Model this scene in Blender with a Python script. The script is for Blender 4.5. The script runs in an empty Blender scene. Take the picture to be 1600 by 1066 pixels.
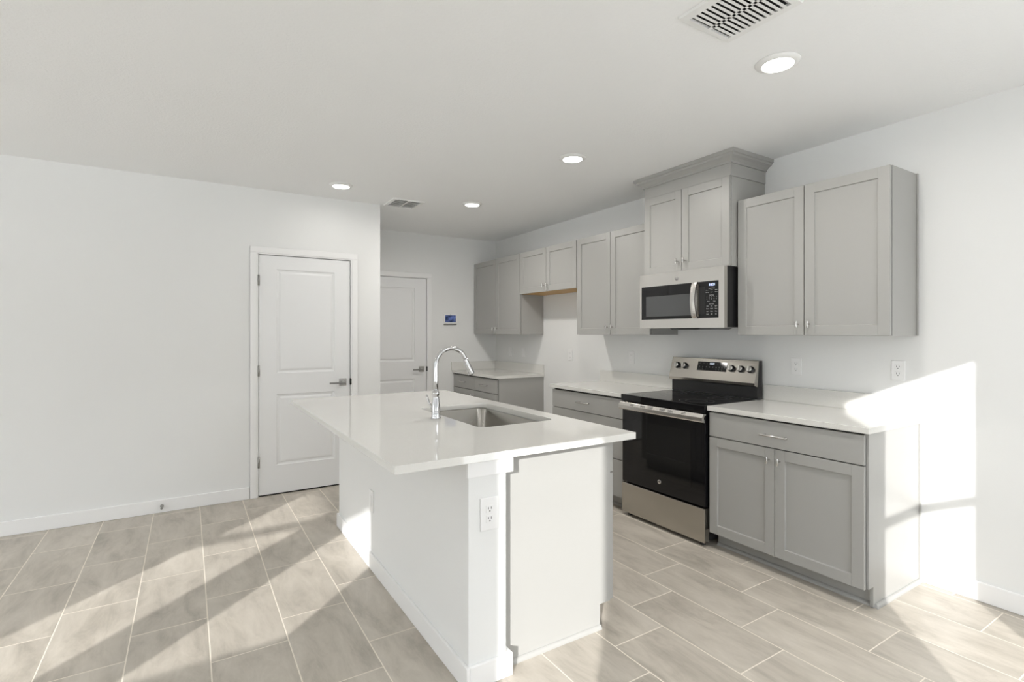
import bpy, bmesh, math, random
from mathutils import Vector, Matrix

# ------------------------------------------------------------------ camera, sky, sun, exposure
SC = bpy.context.scene
COL = SC.collection
PI = math.pi

cam_data = bpy.data.cameras.new('camera')
cam = bpy.data.objects.new('camera', cam_data)
COL.objects.link(cam)
cam_data.sensor_width = 36.0
cam_data.lens = 809.26 / 1600 * 36.0
cam_data.shift_y = -12.0 / 1600
cam_data.clip_start = 0.02
cam.location = (0, 0, 1.38)
cam.rotation_euler = (PI / 2, 0, -math.radians(32.0545))
SC.camera = cam

world = bpy.data.worlds.new('world')
SC.world = world
world.use_nodes = True
bg = world.node_tree.nodes['Background']
bg.inputs['Color'].default_value = (0.90, 0.95, 1.0, 1)
# open sky above, dimmed near the horizon to tone down chrome reflections
_nt = world.node_tree
_tc = _nt.nodes.new('ShaderNodeTexCoord'); _sx = _nt.nodes.new('ShaderNodeSeparateXYZ')
_mr = _nt.nodes.new('ShaderNodeMapRange'); _mr.interpolation_type = 'SMOOTHSTEP'
_mr.inputs['From Min'].default_value = 0.02; _mr.inputs['From Max'].default_value = 0.30
_mr.inputs['To Min'].default_value = 1.3; _mr.inputs['To Max'].default_value = 6.7
_nt.links.new(_tc.outputs['Generated'], _sx.inputs['Vector'])
_nt.links.new(_sx.outputs['Z'], _mr.inputs['Value'])
_nt.links.new(_mr.outputs['Result'], bg.inputs['Strength'])

SUN_DIR = Vector((1.06, 1.0, -0.46)).normalized()
sun_data = bpy.data.lights.new('sun', 'SUN')
sun_data.energy = 6.3
sun_data.angle = math.radians(0.53)
sun_data.color = (1.0, 0.98, 0.955)
sun = bpy.data.objects.new('sun', sun_data)
sun.rotation_euler = SUN_DIR.to_track_quat('-Z', 'Y').to_euler()
sun.location = (-10, -10, 8)
COL.objects.link(sun)

SC.view_settings.view_transform = 'Standard'
SC.view_settings.look = 'None'
SC.view_settings.gamma = 1.0
SC.view_settings.use_curve_mapping = False
SC.view_settings.exposure = 0.0
SC.cycles.max_bounces = 14
SC.cycles.diffuse_bounces = 10
SC.cycles.glossy_bounces = 6
SC.cycles.sample_clamp_indirect = 6.0
SC.cycles.use_denoising = True

DOWNLIGHT_W = 9.5      # each recessed lamp

# ------------------------------------------------------------------ materials
def new_mat(name):
    m = bpy.data.materials.new(name)
    m.use_nodes = True
    nt = m.node_tree
    b = nt.nodes['Principled BSDF']
    return m, nt, b

def N(nt, t, **kw):
    n = nt.nodes.new(t)
    for k, v in kw.items():
        setattr(n, k, v)
    return n

def math_node(nt, op, a, b=None, c=None):
    n = N(nt, 'ShaderNodeMath', operation=op)
    for i, v in enumerate((a, b, c)):
        if v is None:
            continue
        if isinstance(v, (int, float)):
            n.inputs[i].default_value = v
        else:
            nt.links.new(v, n.inputs[i])
    return n.outputs[0]

def paint(name, col, rough=0.5, bump=0.0, bscale=180.0, metallic=0.0, var=0.015, spec=0.5, coat=0.0):
    m, nt, b = new_mat(name)
    tc = N(nt, 'ShaderNodeTexCoord')
    nz = N(nt, 'ShaderNodeTexNoise')
    nz.inputs['Scale'].default_value = 2.3
    nz.inputs['Detail'].default_value = 2.0
    nt.links.new(tc.outputs['Object'], nz.inputs['Vector'])
    mp = N(nt, 'ShaderNodeMapRange')
    mp.inputs['To Min'].default_value = 1.0 - var
    mp.inputs['To Max'].default_value = 1.0 + var
    nt.links.new(nz.outputs['Fac'], mp.inputs['Value'])
    mx = N(nt, 'ShaderNodeVectorMath', operation='SCALE')
    mx.inputs[0].default_value = col
    nt.links.new(mp.outputs['Result'], mx.inputs['Scale'])
    nt.links.new(mx.outputs['Vector'], b.inputs['Base Color'])
    b.inputs['Roughness'].default_value = rough
    b.inputs['Metallic'].default_value = metallic
    b.inputs['Specular IOR Level'].default_value = spec
    if coat:
        b.inputs['Coat Weight'].default_value = coat
    if bump > 0:
        nb = N(nt, 'ShaderNodeTexNoise')
        nb.inputs['Scale'].default_value = bscale
        nb.inputs['Detail'].default_value = 3.0
        nt.links.new(tc.outputs['Object'], nb.inputs['Vector'])
        bp = N(nt, 'ShaderNodeBump')
        bp.inputs['Strength'].default_value = bump
        bp.inputs['Distance'].default_value = 0.003
        nt.links.new(nb.outputs['Fac'], bp.inputs['Height'])
        nt.links.new(bp.outputs['Normal'], b.inputs['Normal'])
    return m

def emit(name, col, s):
    m, nt, b = new_mat(name)
    b.inputs['Base Color'].default_value = (*col, 1)
    b.inputs['Emission Color'].default_value = (*col, 1)
    b.inputs['Emission Strength'].default_value = s
    return m

def steel(name, col, rough, axis='Z'):
    """brushed stainless: fine streaks stretched along one axis"""
    m, nt, b = new_mat(name)
    tc = N(nt, 'ShaderNodeTexCoord')
    mp = N(nt, 'ShaderNodeMapping')
    sc = {'Y': (900, 1.5, 900), 'Z': (900, 900, 1.5), 'X': (1.5, 900, 900)}[axis]
    mp.inputs['Scale'].default_value = sc
    nt.links.new(tc.outputs['Object'], mp.inputs['Vector'])
    nz = N(nt, 'ShaderNodeTexNoise')
    nz.inputs['Scale'].default_value = 1.0
    nz.inputs['Detail'].default_value = 2.0
    nt.links.new(mp.outputs['Vector'], nz.inputs['Vector'])
    rr = N(nt, 'ShaderNodeMapRange')
    rr.inputs['To Min'].default_value = rough * 0.95
    rr.inputs['To Max'].default_value = rough * 1.06
    nt.links.new(nz.outputs['Fac'], rr.inputs['Value'])
    b.inputs['Roughness'].default_value = rough
    cr = N(nt, 'ShaderNodeMapRange')
    cr.inputs['To Min'].default_value = 0.985
    cr.inputs['To Max'].default_value = 1.015
    nt.links.new(nz.outputs['Fac'], cr.inputs['Value'])
    mx = N(nt, 'ShaderNodeVectorMath', operation='SCALE')
    mx.inputs[0].default_value = col
    nt.links.new(cr.outputs['Result'], mx.inputs['Scale'])
    nt.links.new(mx.outputs['Vector'], b.inputs['Base Color'])
    b.inputs['Metallic'].default_value = 1.0
    b.inputs['Anisotropic'].default_value = 0.4
    return m

def quartz():
    m, nt, b = new_mat('quartz')
    tc = N(nt, 'ShaderNodeTexCoord')
    nz = N(nt, 'ShaderNodeTexNoise')
    nz.inputs['Scale'].default_value = 620.0
    nz.inputs['Detail'].default_value = 3.0
    nt.links.new(tc.outputs['Object'], nz.inputs['Vector'])
    cr = N(nt, 'ShaderNodeValToRGB')
    cr.color_ramp.elements[0].position = 0.25
    cr.color_ramp.elements[0].color = (0.63, 0.62, 0.585, 1)
    cr.color_ramp.elements[1].position = 0.62
    cr.color_ramp.elements[1].color = (0.74, 0.735, 0.71, 1)
    nt.links.new(nz.outputs['Fac'], cr.inputs['Fac'])
    nt.links.new(cr.outputs['Color'], b.inputs['Base Color'])
    b.inputs['Roughness'].default_value = 0.055
    b.inputs['Specular IOR Level'].default_value = 0.75
    return m

def tiles():
    """0.30 x 0.61 m porcelain planks running along y, each row shifted by a third"""
    m, nt, b = new_mat('floor_tiles')
    tc = N(nt, 'ShaderNodeTexCoord')
    sx = N(nt, 'ShaderNodeSeparateXYZ')
    nt.links.new(tc.outputs['Object'], sx.inputs['Vector'])
    px, py = 0.3026, 0.61
    M = lambda op, a, b_=None, c=None: math_node(nt, op, a, b_, c)
    u = M('DIVIDE', M('SUBTRACT', sx.outputs['X'], 0.082), px)
    col = M('FLOOR', u)
    fu = M('FRACT', u)
    v = M('DIVIDE', M('SUBTRACT', M('SUBTRACT', sx.outputs['Y'], 3.116), M('MULTIPLY', col, 0.20333)), py)
    row = M('FLOOR', v)
    fv = M('FRACT', v)
    du = M('MULTIPLY', M('MINIMUM', fu, M('SUBTRACT', 1.0, fu)), px)
    dv = M('MULTIPLY', M('MINIMUM', fv, M('SUBTRACT', 1.0, fv)), py)
    d = M('MINIMUM', du, dv)
    mask = N(nt, 'ShaderNodeMapRange')          # 0 in the joint, 1 on the tile
    mask.inputs['From Min'].default_value = 0.0021
    mask.inputs['From Max'].default_value = 0.0031
    nt.links.new(d, mask.inputs['Value'])
    cell = N(nt, 'ShaderNodeCombineXYZ')
    nt.links.new(col, cell.inputs[0]); nt.links.new(row, cell.inputs[1])
    wn = N(nt, 'ShaderNodeTexWhiteNoise', noise_dimensions='3D')
    nt.links.new(cell.outputs[0], wn.inputs['Vector'])
    # per tile offset of the cloudy print
    off = N(nt, 'ShaderNodeVectorMath', operation='MULTIPLY_ADD')
    nt.links.new(wn.outputs['Color'], off.inputs[0])
    off.inputs[1].default_value = (37, 37, 37)
    nt.links.new(tc.outputs['Object'], off.inputs[2])
    rot = N(nt, 'ShaderNodeMapping')
    rot.inputs['Rotation'].default_value = (0, 0, 0.28)
    rot.inputs['Scale'].default_value = (9.0, 2.6, 1)
    nt.links.new(off.outputs[0], rot.inputs['Vector'])
    n1 = N(nt, 'ShaderNodeTexNoise')
    n1.inputs['Scale'].default_value = 1.0
    n1.inputs['Detail'].default_value = 12.0
    n1.inputs['Roughness'].default_value = 0.68
    n1.inputs['Distortion'].default_value = 0.45
    nt.links.new(rot.outputs[0], n1.inputs['Vector'])
    cr = N(nt, 'ShaderNodeValToRGB')
    e = cr.color_ramp.elements
    e[0].position = 0.33; e[0].color = (0.350, 0.317, 0.270, 1)
    e[1].position = 0.66; e[1].color = (0.530, 0.488, 0.428, 1)
    k = cr.color_ramp.elements.new(0.5); k.color = (0.462, 0.422, 0.365, 1)
    nt.links.new(n1.outputs['Fac'], cr.inputs['Fac'])
    n2 = N(nt, 'ShaderNodeTexNoise')
    n2.inputs['Scale'].default_value = 3.2
    n2.inputs['Detail'].default_value = 3.0
    nt.links.new(off.outputs[0], n2.inputs['Vector'])
    tone = M('ADD', M('MULTIPLY', wn.outputs['Value'], 0.07), M('MULTIPLY', n2.outputs['Fac'], 0.24))
    tone = M('ADD', tone, 0.86)
    tint = N(nt, 'ShaderNodeVectorMath', operation='SCALE')
    nt.links.new(cr.outputs['Color'], tint.inputs[0]); nt.links.new(tone, tint.inputs['Scale'])
    mix = N(nt, 'ShaderNodeMix', data_type='RGBA')
    mix.inputs['A'].default_value = (0.76, 0.70, 0.61, 1)
    nt.links.new(mask.outputs[0], mix.inputs['Factor'])
    nt.links.new(tint.outputs[0], mix.inputs['B'])
    nt.links.new(mix.outputs['Result'], b.inputs['Base Color'])
    rr = N(nt, 'ShaderNodeMapRange')
    rr.inputs['To Min'].default_value = 0.75; rr.inputs['To Max'].default_value = 0.40
    nt.links.new(mask.outputs[0], rr.inputs['Value'])
    nt.links.new(rr.outputs[0], b.inputs['Roughness'])
    bp = N(nt, 'ShaderNodeBump')
    bp.inputs['Strength'].default_value = 0.35
    bp.inputs['Distance'].default_value = 0.002
    nt.links.new(mask.outputs[0], bp.inputs['Height'])
    nt.links.new(bp.outputs[0], b.inputs['Normal'])
    return m

WALL = paint('wall_paint', (0.775, 0.78, 0.775), 0.72, 0.10, 260, var=0.006)
CEIL = paint('ceiling_texture', (0.83, 0.835, 0.835), 0.9, 0.5, 95, var=0.01)
TRIM = paint('trim_white', (0.83, 0.83, 0.83), 0.34, var=0.004)
DOORW = paint('door_white', (0.80, 0.805, 0.81), 0.38, var=0.004)
GREY = paint('cabinet_grey', (0.375, 0.372, 0.357), 0.36, var=0.010)
GREY_IN = paint('cabinet_wood_underside', (0.55, 0.34, 0.13), 0.5, var=0.10)
DARKGAP = paint('cabinet_door_bumper', (0.05, 0.05, 0.047), 0.7)  # near-black fill, stands in for shade in the door gaps
QUARTZ = quartz()
FLOOR = tiles()
STEEL = steel('brushed_steel', (0.50, 0.475, 0.435), 0.25, 'Y')
STEEL_L = steel('bright_steel', (0.72, 0.70, 0.67), 0.24, 'Y')
SINKST = steel('sink_steel', (0.40, 0.385, 0.36), 0.19, 'Z')
CHROME = paint('chrome', (0.62, 0.62, 0.63), 0.07, metallic=1.0)
NICKEL = paint('satin_nickel', (0.62, 0.61, 0.59), 0.24, metallic=1.0)
NICKEL_D = paint('dark_nickel', (0.36, 0.355, 0.345), 0.30, metallic=1.0)
BLACKG = paint('black_glass', (0.006, 0.006, 0.007), 0.05, var=0.0, spec=0.42)
BLACK = paint('black_enamel', (0.012, 0.012, 0.013), 0.28, var=0.0)
BLACKM = paint('black_matte', (0.02, 0.02, 0.02), 0.6)
DGLASS = paint('oven_window_glass', (0.010, 0.010, 0.010), 0.03, var=0.0, spec=0.45)
MESHG = paint('microwave_window_screen', (0.075, 0.078, 0.080), 0.12, var=0.0)
PLATE = paint('white_plastic', (0.82, 0.82, 0.82), 0.32, var=0.0)
SLOT = paint('socket_slot', (0.10, 0.10, 0.10), 0.5)
PRINT = paint('panel_print', (0.55, 0.55, 0.55), 0.5)
BURN = paint('burner_print', (0.09, 0.09, 0.09), 0.3)
RUBBER = paint('white_rubber', (0.6, 0.6, 0.58), 0.6)
VENTW = paint('vent_white', (0.78, 0.78, 0.77), 0.45)
LENS = emit('lamp_lens', (1.0, 0.985, 0.94), 9.0)
DISP = emit('display_digits', (0.55, 0.62, 1.0), 2.2)
DISPW = emit('display_digits_white', (0.8, 0.9, 1.0), 1.0)
CONC = paint('patio_concrete', (0.74, 0.73, 0.71), 0.9, 0.2, 40)
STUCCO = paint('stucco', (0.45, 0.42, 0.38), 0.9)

# ------------------------------------------------------------------ helpers
def bm_box(bm, x0, x1, y0, y1, z0, z1, mi=0):
    x0, x1 = min(x0, x1), max(x0, x1); y0, y1 = min(y0, y1), max(y0, y1); z0, z1 = min(z0, z1), max(z0, z1)
    v = [bm.verts.new(p) for p in ((x0, y0, z0), (x1, y0, z0), (x1, y1, z0), (x0, y1, z0),
                                   (x0, y0, z1), (x1, y0, z1), (x1, y1, z1), (x0, y1, z1))]
    for idx in ((0, 3, 2, 1), (4, 5, 6, 7), (0, 1, 5, 4), (1, 2, 6, 5), (2, 3, 7, 6), (3, 0, 4, 7)):
        bm.faces.new([v[i] for i in idx]).material_index = mi

def bm_prism(bm, poly, axis, a, b, mi=0):
    """poly: 2D points in the two remaining axes (in xyz order), extruded along axis from a to b"""
    def P(p, t):
        if axis == 'X': return (t, p[0], p[1])
        if axis == 'Y': return (p[0], t, p[1])
        return (p[0], p[1], t)
    A = [bm.verts.new(P(p, a)) for p in poly]; B = [bm.verts.new(P(p, b)) for p in poly]
    n = len(poly)
    bm.faces.new(A).material_index = mi
    bm.faces.new(B[::-1]).material_index = mi
    for i in range(n):
        j = (i + 1) % n
        bm.faces.new((A[i], B[i], B[j], A[j])).material_index = mi

def frame_basis(d):
    d = Vector(d).normalized()
    h = Vector((0, 0, 1)) if abs(d.z) < 0.95 else Vector((1, 0, 0))
    a = d.cross(h).normalized(); b = d.cross(a).normalized()
    return a, b

def bm_tube(bm, pts, radii, seg=20, cap=True, mi=0, squash=None):
    """round tube along a polyline, radius per point"""
    pts = [Vector(p) for p in pts]
    if isinstance(radii, (int, float)): radii = [radii] * len(pts)
    rings = []
    a = None
    for i, p in enumerate(pts):
        if i == 0: d = pts[1] - pts[0]
        elif i == len(pts) - 1: d = pts[-1] - pts[-2]
        else: d = (pts[i + 1] - p).normalized() + (p - pts[i - 1]).normalized()
        d.normalize()
        if a is None: a, b = frame_basis(d)
        else:
            a = (a - d * a.dot(d)).normalized(); b = d.cross(a).normalized()
        s = squash if squash else (1, 1)
        rings.append([bm.verts.new(p + (a * math.cos(t) * s[0] + b * math.sin(t) * s[1]) * radii[i])
                      for t in (2 * PI * k / seg for k in range(seg))])
    for r0, r1 in zip(rings, rings[1:]):
        for k in range(seg):
            f = bm.faces.new((r0[k], r0[(k + 1) % seg], r1[(k + 1) % seg], r1[k])); f.smooth = True; f.material_index = mi
    if cap:
        bm.faces.new(rings[0][::-1]).material_index = mi
        bm.faces.new(rings[-1]).material_index = mi

def bm_lathe(bm, c, prof, axis=(0, 0, 1), seg=32, mi=0):
    """profile [(r, h)] spun about axis through c"""
    c = Vector(c); ax = Vector(axis).normalized(); a, b = frame_basis(ax)
    rings = []
    for r, h in prof:
        if r < 1e-6: rings.append([bm.verts.new(c + ax * h)])
        else: rings.append([bm.verts.new(c + ax * h + (a * math.cos(t) + b * math.sin(t)) * r) for t in (2 * PI * k / seg for k in range(seg))])
    for r0, r1 in zip(rings, rings[1:]):
        if len(r0) == 1 and len(r1) == 1: continue
        for k in range(seg):
            j = (k + 1) % seg
            if len(r0) == 1: f = bm.faces.new((r0[0], r1[j], r1[k]))
            elif len(r1) == 1: f = bm.faces.new((r0[k], r0[j], r1[0]))
            else: f = bm.faces.new((r0[k], r0[j], r1[j], r1[k]))
            f.smooth = True; f.material_index = mi

def origin_of(o):
    v = Vector((0, 0, 0))
    while o is not None:
        v += Vector(o.location); o = o.parent
    return v

def link(name, bm, mats, parent=None, bevel=0.0, label=None, loc=None, segs=2, recalc=True):
    if recalc: bmesh.ops.recalc_face_normals(bm, faces=bm.faces)
    me = bpy.data.meshes.new(name)
    off = origin_of(parent) if parent else (Vector(loc) if loc is not None else Vector((0, 0, 0)))
    bmesh.ops.translate(bm, verts=bm.verts, vec=-off)
    bm.to_mesh(me); bm.free()
    for m in (mats if isinstance(mats, (list, tuple)) else [mats]): me.materials.append(m)
    o = bpy.data.objects.new(name, me)
    COL.objects.link(o)
    if parent: o.parent = parent
    elif loc is not None: o.location = loc
    if bevel > 0:
        md = o.modifiers.new('bevel', 'BEVEL'); md.width = bevel; md.segments = segs
        md.limit_method = 'ANGLE'; md.angle_limit = math.radians(50)
    if label: o['label'] = label
    return o

def thing(name, label, cat, loc, group=None):
    o = bpy.data.objects.new(name, None)
    o.empty_display_size = 0.1
    COL.objects.link(o); o.location = loc
    o['label'] = label; o['category'] = cat
    if group: o['group'] = group
    return o

def tag(o, label, cat, group=None):
    o['label'] = label; o['category'] = cat
    if group: o['group'] = group
    return o

def struct(name, bm, mats, label, cat, bevel=0.0, parent=None):
    o = link(name, bm, mats, parent, bevel)
    if parent is None:
        o['kind'] = 'structure'; o['label'] = label; o['category'] = cat
    return o

def box_obj(name, dims, mat, parent=None, bevel=0.0, label=None):
    bm = bmesh.new(); bm_box(bm, *dims)
    return link(name, bm, mat, parent, bevel, label)

def wall_boxes(bm, axis, t0, t1, a0, a1, z0, z1, holes):
    """a wall slab along `axis`; thickness t0..t1 on the other axis; holes [(a0,a1,z0,z1)]"""
    cuts = sorted({a0, a1, *[h[0] for h in holes], *[h[1] for h in holes]})
    for s, e in zip(cuts, cuts[1:]):
        mid = (s + e) / 2
        zz = [(z0, z1)]
        for h in holes:
            if h[0] < mid < h[1]:
                zz = [q for lo, hi in zz for q in ((lo, min(hi, h[2])), (max(lo, h[3]), hi)) if q[1] - q[0] > 1e-4]
        for lo, hi in zz:
            if axis == 'X': bm_box(bm, s, e, t0, t1, lo, hi)
            else: bm_box(bm, t0, t1, s, e, lo, hi)

# ------------------------------------------------------------------ room shell
H = 2.595
XW, YL, YB, XJ = 3.465, 4.82, 5.94, 1.545
YF, TH = -0.67, 0.06

bm = bmesh.new(); bm_box(bm, -5.4, 3.65, -0.75, 6.1, -0.12, 0.0)
struct('floor', bm, FLOOR, 'beige stone-look porcelain plank tiles with pale grout', 'floor')
bm = bmesh.new(); bm_box(bm, -5.4, 3.65, -0.75, 6.1, H, H + 0.12)
struct('ceiling', bm, CEIL, 'white orange-peel textured flat ceiling above the kitchen', 'ceiling')

bm = bmesh.new(); wall_boxes(bm, 'Y', XW, XW + 0.12, -0.75, 6.1, 0, H, [])
struct('wall_right', bm, WALL, 'white painted wall behind the range and grey cabinets', 'wall')
bm = bmesh.new(); wall_boxes(bm, 'X', YB, YB + 0.12, XJ, 3.6, 0, H, [(1.665, 2.488, 0, 2.055)])
struct('wall_back', bm, WALL, 'white back wall with the recessed door and security panel', 'wall')
bm = bmesh.new()
wall_boxes(bm, 'X', YL, YL + 0.115, -5.3, XJ, 0, H, [(0.495, 1.274, 0, 2.055)])
bm_box(bm, XJ - 0.115, XJ, YL + 0.115, YB + 0.12, 0, H)
struct('wall_left', bm, WALL, 'plain white wall left of and around the nearer door', 'wall')
G_ = (2.10, 2.60, 0.15, 2.30)           # opening added behind the camera to let in extra daylight
A_ = (0.956, 1.684, 0.598, 2.036); B_ = (-1.600, -0.995, 0.0, 2.06)
bm = bmesh.new(); wall_boxes(bm, 'X', YF - TH, YF, -1.70, 3.6, 0, H, [A_, B_, G_])
struct('wall_front', bm, WALL, 'white wall behind the camera with window and glass door openings', 'wall')
bm = bmesh.new(); bm_box(bm, -1.70, -1.64, YF, 0.58, 0, H)
struct('wall_front_return', bm, WALL, 'short white return wall beside the glass door opening', 'wall')
C_ = (-3.559, -2.835, 0.899, 2.26); D_ = (-2.414, -1.69, 0.899, 2.26)
bm = bmesh.new(); wall_boxes(bm, 'X', 0.52, 0.58, -5.3, -1.64, 0, H, [C_, D_])
struct('wall_front_left', bm, WALL, 'white wall with the two tall sash window openings', 'wall')
FW = [(1.80, 2.85, 0.35, 2.2), (3.20, 4.25, 0.35, 2.2)]  # unseen windows added to brighten the room
bm = bmesh.new(); wall_boxes(bm, 'Y', -5.3, -5.2, 0.52, 4.94, 0, H, FW)
struct('wall_far_left', bm, WALL, 'far white wall with two wide window openings', 'wall')

def window_frame(n, axis, t, a0, a1, z0, z1, rails, lab):
    bm = bmesh.new(); w = 0.012
    def bar(p, q, r, s):
        if axis == 'X': bm_box(bm, p, q, t - 0.012, t + 0.012, r, s)
        else: bm_box(bm, t - 0.012, t + 0.012, p, q, r, s)
    bar(a0, a0 + w, z0, z1); bar(a1 - w, a1, z0, z1)
    bar(a0 + w, a1 - w, z0, z0 + w); bar(a0 + w, a1 - w, z1 - w, z1)
    for r0, r1 in rails: bar(a0 + w, a1 - w, r0, r1)
    struct('window_%d' % n, bm, TRIM, lab, 'window')
window_frame(1, 'X', YF - 0.035, A_[0], A_[1], A_[2], A_[3], [(1.270, 1.318)], 'single sash window with a middle rail behind the camera')
window_frame(2, 'X', YF - 0.035, B_[0], B_[1], B_[2], B_[3], [], 'tall narrow glass door opening behind the camera')
window_frame(3, 'X', 0.545, C_[0], C_[1], C_[2], C_[3], [(1.545, 1.605)], 'farther of the two tall sash windows left of the camera')
window_frame(4, 'X', 0.545, D_[0], D_[1], D_[2], D_[3], [(1.545, 1.605)], 'nearer of the two tall sash windows left of the camera')
window_frame(5, 'Y', -5.25, *FW[0], [(1.28, 1.33)], 'nearer wide window of the far left wall')
window_frame(6, 'Y', -5.25, *FW[1], [(1.28, 1.33)], 'farther wide window of the far left wall')

window_frame(7, 'X', YF - 0.035, *G_, [], 'wide glass opening right behind the camera')

# daylight portals in the openings (sampling guides only, they add no light)
def portal(name, loc, sx, sy, d):
    l = bpy.data.lights.new(name, 'AREA'); l.shape = 'RECTANGLE'; l.size = sx; l.size_y = sy
    l.cycles.is_portal = True
    o = bpy.data.objects.new(name, l); o.location = loc
    o.rotation_euler = Vector(d).to_track_quat('-Z', 'Z').to_euler(); COL.objects.link(o)
def portal_for(h, axis, t, d):
    c = ((h[0] + h[1]) / 2, (h[2] + h[3]) / 2)
    loc = (c[0], t, c[1]) if axis == 'X' else (t, c[0], c[1])
    portal('daylight_portal', loc, h[1] - h[0], h[3] - h[2], d)
for h in (A_, B_, G_): portal_for(h, 'X', YF - TH - 0.01, (0, 1, 0))
for h in (C_, D_): portal_for(h, 'X', 0.51, (0, 1, 0))
for h in FW: portal_for(h, 'Y', -5.31, (1, 0, 0))

# outdoors: paving and an unseen gable added to cut off part of the sun
bm = bmesh.new(); bm_box(bm, -30, 30, -30, -0.75, -0.2, -0.10); bm_box(bm, 3.65, 30, -0.75, 12, -0.2, -0.10)
bm_box(bm, -30, -5.4, -0.75, 12, -0.2, -0.10); bm_box(bm, -5.4, -1.7, -0.75, 0.5, -0.11, -0.02)
struct('ground', bm, CONC, 'pale concrete paving outside the windows', 'ground')
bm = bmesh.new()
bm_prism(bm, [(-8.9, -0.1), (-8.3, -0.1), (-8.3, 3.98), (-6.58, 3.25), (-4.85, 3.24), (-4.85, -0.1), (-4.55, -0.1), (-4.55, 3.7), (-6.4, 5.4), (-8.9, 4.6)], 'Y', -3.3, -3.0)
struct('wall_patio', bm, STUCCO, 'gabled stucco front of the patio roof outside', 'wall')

# baseboards
def base_profile_box(bm, x0, x1, y0, y1, h=0.10):
    bm_box(bm, x0, x1, y0, y1, 0, h)
bm = bmesh.new(); bm_box(bm, -5.2, 0.435, YL - 0.014, YL, 0, 0.10)
struct('baseboard_left', bm, TRIM, 'white baseboard along the wall left of the nearer door', 'baseboard', 0.004)
bm = bmesh.new(); bm_box(bm, XW - 0.014, XW, YF, 1.240, 0, 0.10)
struct('baseboard_right', bm, TRIM, 'white baseboard right of the base cabinet', 'baseboard', 0.004)
bm = bmesh.new(); bm_box(bm, XW - 0.014, XW, 3.862, 4.83, 0, 0.10)
struct('baseboard_alcove', bm, TRIM, 'white baseboard in the refrigerator space between cabinets', 'baseboard', 0.004)
bm = bmesh.new(); bm_box(bm, 2.582, 2.83, YB - 0.014, YB, 0, 0.10)
struct('baseboard_back', bm, TRIM, 'white baseboard right of the recessed back door', 'baseboard', 0.004)

# ------------------------------------------------------------------ doors
def lever_set(parent, x, y, z, side=-1):
    """square rosette with a slim lever; the door faces -y"""
    r = box_obj('door_handle', (x - 0.033, x + 0.033, y - 0.009, y, z - 0.033, z + 0.033), NICKEL, parent, 0.0015)
    bm = bmesh.new()
    bm_tube(bm, [(x, y - 0.009, z), (x, y - 0.048, z)], 0.010, 16)
    bm_box(bm, x + side * 0.125, x - side * 0.010, y - 0.058, y - 0.046, z - 0.012, z + 0.004)
    link('lever', bm, NICKEL_D, r, 0.002)

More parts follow.
